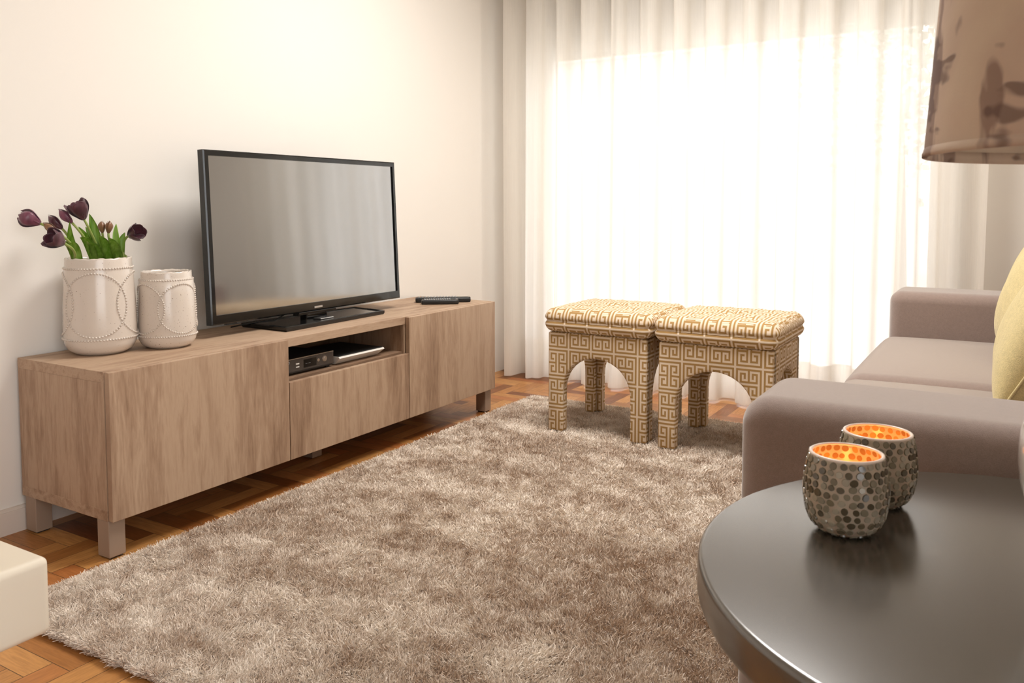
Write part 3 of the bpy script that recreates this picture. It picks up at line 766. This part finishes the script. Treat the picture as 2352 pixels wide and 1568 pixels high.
def cush_fn(P):
    P = P.copy(); hx, hy, hz = 0.222, 0.216, 0.044
    u, v = P[:, 0]/hx, P[:, 1]/hy; w = P[:, 2]/hz
    edge = np.maximum(np.abs(u), np.abs(v))
    top = w > 0.2
    crown = (1-np.clip(np.abs(u), 0, 1)**2.6)*(1-np.clip(np.abs(v), 0, 1)**2.6)
    z = P[:, 2].copy()
    rr = np.hypot(u, v)
    dimp = np.zeros(len(P))
    for (a, b_) in ((0, 0), (0.5, 0.5), (-0.5, 0.5), (0.5, -0.5), (-0.5, -0.5)):
        k = 1.0 if a == 0 else 0.35
        dimp += k*np.exp(-((u-a)**2+(v-b_)**2)/0.018)
    th = np.arctan2(v, u)
    crease = np.exp(-(np.sin(4*th)**2)/0.05)*np.exp(-(rr-0.35)**2/0.12)
    wr = 0.0012*np.sin(23*u+9*v)*np.sin(17*v)
    z = np.where(top, z+0.008*crown-0.020*dimp-0.006*crease+wr, z)
    # side: upper and lower lobes with a gathered seam between
    side = np.clip((edge-0.86)/0.1, 0, 1)
    pinch = np.exp(-(w+0.02)**2/0.03)*side
    g = 1-0.026*pinch+0.003*np.sin(60*u+47*v)*side*pinch
    P[:, 0] *= g; P[:, 1] *= g
    # pulled-out corners
    cor = np.clip(np.minimum(np.abs(u), np.abs(v))-0.82, 0, 1)
    P[:, 0] *= 1+0.02*cor; P[:, 1] *= 1+0.02*cor
    P[:, 2] = z
    return P
CUSH = rbox_mesh('cushion', 0.444, 0.430, 0.092, 0.038, n=44, k=7, fn=cush_fn); box_uv(CUSH, (0.03, 0.01, 0.0))
def seam_pts():
    pts = []
    for i in range(120):
        a = 2*PI*i/120; c, s = math.cos(a), math.sin(a); k = 1/((abs(c)**9+abs(s)**9)**(1/9.0))
        pts.append(Vector((0.2155*c*k, 0.2085*s*k, -0.002+0.0012*math.sin(40*a))))
    return pts+[pts[0]]
b = nb(); tube(b, seam_pts(), 0.0035, 6, cap=False); SEAM = bpy.data.meshes.new('piping'); b.to_mesh(SEAM); b.free(); box_uv(SEAM, (0.03, 0.01, 0))
b = nb(); s_ = bmesh.ops.create_uvsphere(b, u_segments=16, v_segments=8, radius=0.011); bmesh.ops.scale(b, vec=(1, 1, 0.45), verts=b.verts)
BTN = bpy.data.meshes.new('button'); b.to_mesh(BTN); b.free(); box_uv(BTN)
def stool():
    t = thing('upholstered_stool', '', 'stool', (0, 0, 0))
    link('apron', APRON, None if APRON.materials else KEY, t, True)
    APRON.set_sharp_from_angle(angle=0.9)
    for sx_, sy_, m_ in LEGM:
        link('leg', m_, None if m_.materials else KEY, t, True); m_.set_sharp_from_angle(angle=0.9)
    c = link('cushion', CUSH, KEY, t, True); c.location = (0, 0, SHh+0.045)
    p = link('piping', SEAM, KEY, c, True)
    q = link('tuft_button', BTN, KEY, c, True); q.location = (0, 0, 0.033)
    return t
def copy_tree(o, parent=None):
    c = o.copy(); C.objects.link(c); c.parent = parent
    for ch in o.children: copy_tree(ch, c)
    return c
st = stool(); st2 = copy_tree(st)
st.location = (1.0005, 1.780, 0.022); st.rotation_euler = (0, 0, 0.0)
st2.location = (1.455, 1.768, 0.022)
tag(st, 'gold and cream Greek-key stool with arched legs, nearer the TV bench', 'stool', 'matching Greek-key stools')
tag(st2, 'gold and cream Greek-key stool with arched legs, nearer the sofa', 'stool', 'matching Greek-key stools')

# ---------------------------------------------------------------- sofa
SY0, SY1, SF = 0.0, 2.055, 1.975
sofa = thing('sofa', 'taupe fabric sofa with rounded square arms along the right wall', 'sofa', (2.42, 1.03, 0))
def spart(name, me, loc, mat=SOFA, rot=(0, 0, 0), parent=sofa):
    o = link(name, me, mat, parent, True); o.location = Vector(loc)-Vector((2.42, 1.03, 0)); o.rotation_euler = rot; return o
def arm_fn(P):
    P = P.copy(); k = np.clip((P[:, 2])/0.25, 0, 1); return P
spart('arm', rbox_mesh('arm', 0.90, 0.235, 0.53, 0.045, n=10, k=7), (SF+0.45, SY0+0.1175, 0.075+0.265))
spart('arm', rbox_mesh('arm', 0.90, 0.235, 0.53, 0.038, n=10, k=7), (SF+0.45, SY1-0.1175, 0.075+0.265))
spart('base', rbox_mesh('base', 0.84, SY1-SY0-0.46, 0.24, 0.02, n=6, k=3), (SF+0.46, 1.0275, 0.075+0.12))
def seat_fn(P):
    P = P.copy(); u = P[:, 0]/0.36; v = P[:, 1]/0.40
    P[:, 2] += np.where(P[:, 2] > 0, 0.016*(1-np.clip(np.abs(v), 0, 1)**3)*(1-np.clip(np.abs(u), 0, 1)**4), 0); return P
sl = (SY1-SY0-0.47)/2
for k in (0, 1):
    spart('seat_cushion', rbox_mesh('seat_cushion', 0.70, sl-0.004, 0.165, 0.05, n=16, k=7, fn=seat_fn), (SF-0.022+0.35, SY0+0.235+sl*(k+0.5), 0.3735))
spart('backrest', rbox_mesh('backrest', 0.16, SY1-SY0-0.47, 0.60, 0.04, n=8, k=5), (SF+0.80, 1.0275, 0.10+0.30))
def bc_fn(P):
    P = P.copy(); v = P[:, 1]/(sl/2); w = P[:, 2]/0.15
    P[:, 0] *= 1+0.35*(1-np.clip(np.abs(v), 0, 1)**2.5)*(1-np.clip(np.abs(w), 0, 1)**2.5)
    P[:, 2] += np.where(P[:, 2] > 0, 0.03*(1-v**2), 0)
    return P
for k in (0, 1):
    spart('back_cushion', rbox_mesh('back_cushion', 0.15, sl-0.006, 0.30, 0.06, n=12, k=6, fn=bc_fn), (SF+0.66, SY0+0.235+sl*(k+0.5), 0.610), rot=(0, 0.16, 0))
for lx in (SF+0.05, SF+0.80):
    for ly in (SY0+0.05, SY1-0.10):
        o = obj('leg', box(nb(), lx, lx+0.045, ly, ly+0.045, 0.0, 0.078), plain('sofa_leg', srgb(60, 45, 36), 0.5), sofa); o.location = (-2.42, -1.03, 0)
# rug lies clear of the rear legs; front legs press on its pile edge
def pillow_mesh(name, W_, Hh, T, n=30):
    b = nb(); g = {}
    for s in (-1, 1):
        for i in range(n+1):
            for j in range(n+1):
                u, v = 2*i/n-1, 2*j/n-1
                edge = i in (0, n) or j in (0, n)
                if edge and s == 1: g[s, i, j] = g[-1, i, j]; continue
                h = ((1-abs(u)**2.2)*(1-abs(v)**2.2))**0.55
                c = 1-0.07*(1-abs(v)**2)*abs(u)**3 ; c2 = 1-0.07*(1-abs(u)**2)*abs(v)**3
                wr = 0.004*math.sin(7*u+2*v)*h
                g[s, i, j] = b.verts.new((s*T/2*h+wr, u*W_/2*c, v*Hh/2*c2))
    for s in (-1, 1):
        for i in range(n):
            for j in range(n):
                b.faces.new([g[s, i, j], g[s, i+1, j], g[s, i+1, j+1], g[s, i, j+1]])
    return b
def pillow(loc, rot, W_, Hh, T, label):
    t = thing('throw_pillow', label, 'cushion', loc); t.rotation_euler = rot
    obj('cover', pillow_mesh('cover', W_, Hh, T), YELLOW, t, smooth=True)
    b = nb(); pts = []
    for i in range(161):
        a = 2*PI*i/160; c, s = math.cos(a), math.sin(a); m_ = max(abs(c), abs(s)); u, v = c/m_, s/m_
        pts.append((0, u*W_/2*(1-0.07*(1-abs(v)**2)*abs(u)**3), v*Hh/2*(1-0.07*(1-abs(u)**2)*abs(v)**3)))
    tube(b, pts, 0.003, 6, cap=False); obj('piping', b, YELLOW, t, smooth=True)
    return t
pillow((2.405, 1.42, 0.660), (0, 0.34, 0.08), 0.46, 0.42, 0.19, 'pale yellow throw pillow further back, behind the other pillow on the sofa')
pillow((2.437, 0.93, 0.650), (0, 0.50, -0.12), 0.46, 0.44, 0.21, 'yellow throw pillow nearest the lamp, overlapping the one behind')

# ---------------------------------------------------------------- side table
TCX, TCY, TR, TZ = 2.374, -0.344, 0.326, 0.55
tab = thing('side_table', 'round dark grey satin side table beside the near sofa arm', 'side table', (TCX, TCY, 0))
TTOP = M('dark_grey_lacquer'); TTOP.base(srgb(74, 68, 60)).r(0.22); TTOP.bump(TTOP.noise(TTOP.coord('Object'), 500, 2), 0.02, 0.0005)
TTOP.p.inputs['IOR'].default_value = 2.05
b = nb(); tt = 0.042; e = 0.006
prof = [(0, TZ-tt)]+[(TR-0.01, TZ-tt), (TR-0.003, TZ-tt+0.003), (TR, TZ-tt+0.010)]+[(TR-e+e*math.cos(a), TZ-e+e*math.sin(a)) for a in np.linspace(0, PI/2, 6)]+[(0, TZ)]
lathe(b, prof, 160); obj('tabletop', b, TTOP.m, tab, smooth=True, sharp=0.7)
b = nb(); lathe(b, [(0, 0.02), (0.03, 0.02), (0.026, 0.04), (0.026, TZ-tt-0.01), (0.05, TZ-tt), (0, TZ-tt)], 32); obj('pedestal', b, TTOP.m, tab, smooth=True, sharp=0.7)
b = nb(); lathe(b, [(0, 0.0), (0.19, 0.0), (0.19, 0.008), (0.05, 0.02), (0, 0.02)], 64); obj('foot_plate', b, TTOP.m, tab, smooth=True, sharp=0.7)
b = nb(); tube(b, [(-0.125, 0.135, TZ), (-0.120, 0.128, TZ+0.0003), (-0.122, 0.12, TZ+0.0003), (-0.118, 0.11, TZ)], 0.0005, 5)
bmesh.ops.translate(b, verts=b.verts, vec=(0.115+0.0, -0.13, 0)); o = obj('thread', b, plain('thread', srgb(200, 195, 185), 0.8)); o.location = (TCX, TCY, 0)
tag(o, 'tiny pale thread lying on the dark tabletop right of the candle holders', 'thread')

# ---------------------------------------------------------------- mosaic candle holders
def mk_votive():
    m = M('votive_grout_glass'); t = m.t
    df = m.n('ShaderNodeBsdfDiffuse'); df.inputs[0].default_value = (*srgb(198, 186, 166), 1)
    tl = m.n('ShaderNodeBsdfTranslucent'); tl.inputs[0].default_value = (*srgb(240, 190, 140), 1)
    gl = m.n('ShaderNodeBsdfGlossy'); gl.inputs['Roughness'].default_value = 0.15
    a = m.n('ShaderNodeMixShader'); a.inputs[0].default_value = 0.10; t.links.new(df.outputs[0], a.inputs[1]); t.links.new(tl.outputs[0], a.inputs[2])
    c = m.n('ShaderNodeMixShader'); c.inputs[0].default_value = 0.015; t.links.new(a.outputs[0], c.inputs[1]); t.links.new(gl.outputs[0], c.inputs[2])
    t.links.new(c.outputs[0], m.out.inputs[0]); return m.m
VOT = mk_votive()
def mk_chip(name, c): 
    m = M(name); m.base(c).r(0.12); m.p.inputs['Coat Weight'].default_value = 0.5; m.p.inputs['Coat Roughness'].default_value = 0.05; return m.m
CHIPS = [mk_chip('chip_grey', srgb(140, 130, 110)), mk_chip('chip_dark', srgb(92, 82, 64)), mk_chip('chip_light', srgb(172, 162, 142)), mk_chip('chip_olive', srgb(118, 106, 84))]
CHIP_SHADOW = [plain('chip_shadow_amber', srgb(170, 128, 70), 0.6), plain('chip_shadow_brown', srgb(140, 100, 54), 0.6)]  # for added inner discs that imitate shadows of the outer chips
FLAME = M('candle_flame'); FLAME.set(FLAME.p, 'Emission Color', (1.0, 0.5, 0.12, 1)); FLAME.p.inputs['Emission Strength'].default_value = 2
WAX = plain('wax', srgb(245, 225, 190), 0.4, Subsurface_Weight=0.0)
RIMM = plain('votive_rim_glow', srgb(240, 222, 208), 0.25)  # pale tone puts the candle glow on the rim into its colour
def votive(loc, R, Hh, seed, label):
    rs = random.Random(seed); t = thing('candle_holder', label, 'candle holder', loc)
    prof = [(0.0, 0.0), (0.50, 0.0), (0.62, 0.02), (0.80, 0.10), (0.93, 0.24), (1.0, 0.45), (1.0, 0.62), (0.965, 0.80), (0.905, 0.95), (0.885, 1.0)]
    def rad(s):
        for (r0, z0), (r1, z1) in zip(prof[1:], prof[2:]):
            if z0 <= s <= z1: return R*(r0+(r1-r0)*(s-z0)/(z1-z0+1e-9))
        return R*0.885
    # smooth profile
    S_ = np.linspace(0, 1, 30); rr = [rad(s) for s in S_]
    for _ in range(2): rr = [rr[0]]+[(rr[i-1]+2*rr[i]+rr[i+1])/4 for i in range(1, len(rr)-1)]+[rr[-1]]
    rf = lambda s: float(np.interp(s, S_, rr))
    th = 0.0032
    P = [(0, 0.0)]+[(rf(s), s*Hh) for s in S_]+[(rf(1)-th*0.5, Hh+0.0012), (rf(1)-th, Hh)]+[(max(0.001, rf(s)-th), max(s*Hh, 0.006)) for s in S_[::-1][1:]]+[(0, 0.006)]
    b = nb(); lathe(b, P, 96); obj('bowl', b, VOT, t, smooth=True)
    b = nb(); lathe(b, [(rf(1)-th/2+0.0021*math.cos(q_), Hh+0.0006+0.0017*math.sin(q_)) for q_ in np.linspace(0, 2*PI, 11)[:-1]], 96, closed=True); obj('rim', b, RIMM, t, smooth=True)
    def chips(inner):
        b = nb(); rows = 11 if not inner else 9
        s0 = 0.035
        for i in range(rows):
            s = s0+(0.955-s0)*i/(rows-1); r = rf(s); hh = 0.0046*R/0.045
            n = max(6, int(2*PI*r/(0.0102*R/0.045)))
            for k in range(n):
                a = 2*PI*(k+0.5*(i % 2)+rs.uniform(-0.18, 0.18))/n; sz = s+rs.uniform(-0.012, 0.012); sz = min(0.965, max(0.02, sz))
                ds = 0.01; tv_ = Vector(((rf(min(1, sz+ds))-rf(max(0, sz-ds)))/(min(1, sz+ds)-max(0, sz-ds))/Hh, 0, 1)).normalized()
                nr = Vector((tv_.z, 0, -tv_.x)); ctr = Vector((rf(sz), 0, sz*Hh))
                if inner: nr = -nr; ctr = Vector((rf(sz)-th-0.0, 0, sz*Hh))
                ex = hh*rs.uniform(0.78, 1.06); ey = hh*rs.uniform(0.8, 1.08)*0.95; ph = rs.uniform(-0.6, 0.6)
                tz = Matrix.Rotation(a, 3, 'Z'); ring0, ring1 = [], []
                m_idx = rs.choice([0, 0, 1, 1, 2, 3]) if not inner else rs.choice([0, 1, 1])
                tk = 0.0013 if not inner else 0.0003
                for q in range(12):
                    an = 2*PI*q/12; lu, lv = ex*math.cos(an), ey*math.sin(an)
                    lu, lv = lu*math.cos(ph)-lv*math.sin(ph), lu*math.sin(ph)+lv*math.cos(ph)
                    for ring, kk, off in ((ring0, 1.0, -0.0004), (ring1, 0.86, tk)):
                        ring.append(b.verts.new(tz @ (ctr+Vector((0, 1, 0))*lu*kk+tv_*lv*kk+nr*off)))
                f = b.faces.new(ring1); f.material_index = m_idx
                for q in range(12):
                    f = b.faces.new((ring0[q], ring0[(q+1) % 12], ring1[(q+1) % 12], ring1[q])); f.material_index = m_idx
        return b
    obj('mosaic_chips', chips(False), CHIPS, t)
    o = obj('chip_shadows', chips(True), CHIP_SHADOW, t); o['label'] = 'amber discs inside the bowl, put in for shadows of the outer chips'
    b = nb(); lathe(b, [(0, 0.0062), (0.019, 0.0062), (0.0195, 0.012), (0.0195, 0.020), (0.0185, 0.020), (0.018, 0.017), (0, 0.016)], 40)
    c = obj('tealight', b, WAX, t, smooth=True, sharp=0.7)
    b = nb(); tube(b, [(0, 0, 0.016), (0.0005, 0, 0.020), (0.001, 0, 0.024)], 0.0006, 6); obj('wick', b, BLACK_M, c)
    b = nb(); lathe(b, [(0, 0.022), (0.0022, 0.024), (0.0034, 0.028), (0.0026, 0.034), (0.0012, 0.040), (0, 0.045)], 16); obj('flame', b, FLAME.m, c, smooth=True)
    l = bpy.data.lights.new('candle_glow', 'POINT'); l.energy = 0.045; l.color = (1.0, 0.34, 0.06); l.shadow_soft_size = 0.006
    lo = bpy.data.objects.new('candle_glow', l); C.objects.link(lo); lo.parent = t; lo.location = (0, 0, 0.047)
    return t
votive((2.180, -0.312, TZ), 0.0418, 0.082, 3, 'mosaic glass candle holder standing in front, nearer the table edge')
votive((2.197, -0.208, TZ), 0.0418, 0.082, 8, 'mosaic glass candle holder behind, partly hidden by the front one')

# ---------------------------------------------------------------- table lamp
LX, LY = 2.46, -0.38
lamp = thing('table_lamp', 'table lamp with white ceramic base and large printed fabric shade', 'lamp', (LX, LY, TZ))
PORC = plain('white_porcelain', srgb(222, 214, 206), 0.06, Coat_Weight=1.0)
b = nb(); lathe(b, [(0, 0), (0.055, 0), (0.06, 0.006)]+[(0.128*math.sin(t_), 0.125-0.128*math.cos(t_)) for t_ in np.linspace(0.55, PI-0.35, 22)]+[(0.034, 0.262), (0.026, 0.28), (0, 0.28)], 72)
obj('lamp_base', b, PORC, lamp, smooth=True)
b = nb(); lathe(b, [(0, 0.28), (0.008, 0.28), (0.008, 0.40), (0.018, 0.405), (0.018, 0.46), (0, 0.46)], 24); obj('lamp_stem', b, SILVER, lamp, smooth=True, sharp=0.7)
def mk_shade():
    m = M('printed_shade'); v = m.coord('Object', scale=(13, 13, 9), loc=(0.4, 2.1, 0.7)); n1 = m.noise(v, 1.0, 3, 0.5, 0.4)
    v2 = m.coord('Object', scale=(26, 26, 9)); n2 = m.noise(v2, 1.0, 3, 0.6, 0.3)
    v3 = m.coord('Object', scale=(14, 14, 40), loc=(3, 1, 2)); n3 = m.noise(v3, 1.0, 2, 0.6, 0.3)
    k = m.math('MULTIPLY', n1, n2); k2 = m.math('MULTIPLY', n1, n3)
    a = m.ramp(k, [(0.285, (0, 0, 0)), (0.33, (1, 1, 1))]); c = m.ramp(k2, [(0.31, (0, 0, 0)), (0.35, (1, 1, 1))])
    base = m.mix(m.ramp(n1, [(0.35, (0, 0, 0)), (0.65, (1, 1, 1))]), (*srgb(222, 202, 180), 1), (*srgb(212, 188, 170), 1))
    col = m.mix(m.math('MULTIPLY', a, 0.65), base, (*srgb(128, 98, 88), 1)); col = m.mix(m.math('MULTIPLY', c, 0.7), col, (*srgb(104, 78, 72), 1))
    m.base(col).r(0.85); m.bump(m.noise(m.coord('Object'), 900, 2), 0.3, 0.0006)
    tl = m.n('ShaderNodeBsdfTranslucent'); m.t.links.new(col, tl.inputs[0]); mx = m.n('ShaderNodeMixShader'); mx.inputs[0].default_value = 0.18
    m.t.links.new(m.p.outputs[0], mx.inputs[1]); m.t.links.new(tl.outputs[0], mx.inputs[2]); m.t.links.new(mx.outputs[0], m.out.inputs[0]); return m.m
SHADE = mk_shade()
SZ, SR0, SR1, SHT = 0.386, 0.210, 0.190, 0.30
b = nb(); n = 96
def conering(r, z): return [b.verts.new((r*math.cos(2*PI*i/n), r*math.sin(2*PI*i/n), z)) for i in range(n)]
R_ = [conering(SR0+(SR1-SR0)*s, SZ+SHT*s) for s in np.linspace(0, 1, 8)]
for A_, B_ in zip(R_, R_[1:]):
    for i in range(n): b.faces.new((A_[i], A_[(i+1) % n], B_[(i+1) % n], B_[i]))
o = obj('lamp_shade', b, SHADE, lamp, smooth=True)
b = nb(); lathe(b, [(SR0-0.0015, SZ+0.001), (SR1-0.0015, SZ+SHT-0.001)], 96); LIN = M('shade_lining'); LIN.base(srgb(226, 212, 194)).r(0.8); tl_ = LIN.n('ShaderNodeBsdfTranslucent'); tl_.inputs[0].default_value = (*srgb(226, 212, 194), 1); mx_ = LIN.n('ShaderNodeMixShader'); mx_.inputs[0].default_value = 0.4
LIN.t.links.new(LIN.p.outputs[0], mx_.inputs[1]); LIN.t.links.new(tl_.outputs[0], mx_.inputs[2]); LIN.t.links.new(mx_.outputs[0], LIN.out.inputs[0])
o2 = obj('shade_lining', b, LIN.m, o, smooth=True)
b = nb(); lathe(b, [(SR0-0.003, SZ-0.001), (SR0+0.0012, SZ-0.001), (SR0+0.0012, SZ+0.002), (SR0-0.0015, SZ+0.010), (SR0-0.003, SZ+0.010)], 96, closed=True); obj('shade_hem', b, SHADE, o, smooth=True)
b = nb()
for a in (0, 2*PI/3, 4*PI/3): tube(b, [(0.012*math.cos(a), 0.012*math.sin(a), 0.46), (SR0*0.9*math.cos(a), SR0*0.9*math.sin(a), 0.46)], 0.0015, 6)
obj('shade_spider', b, SILVER, lamp)

# ---------------------------------------------------------------- white bench at lower left
wb = thing('white_bench', 'off-white padded bench corner at the lower left edge of the photo', 'bench', (0.95, -1.10, 0))
me = rbox_mesh('seat', 0.68, 0.90, 0.100, 0.010, n=6, k=4); o = link('seat', me, WHITE_S, wb, True); o.location = (0, 0, 0.400)
for lx in (-0.27, 0.15):
    for ly in (-0.38, 0.22): obj('leg', box(nb(), lx, lx+0.05, ly, ly+0.05, 0, 0.352, 0.003), WHITE_S, wb)
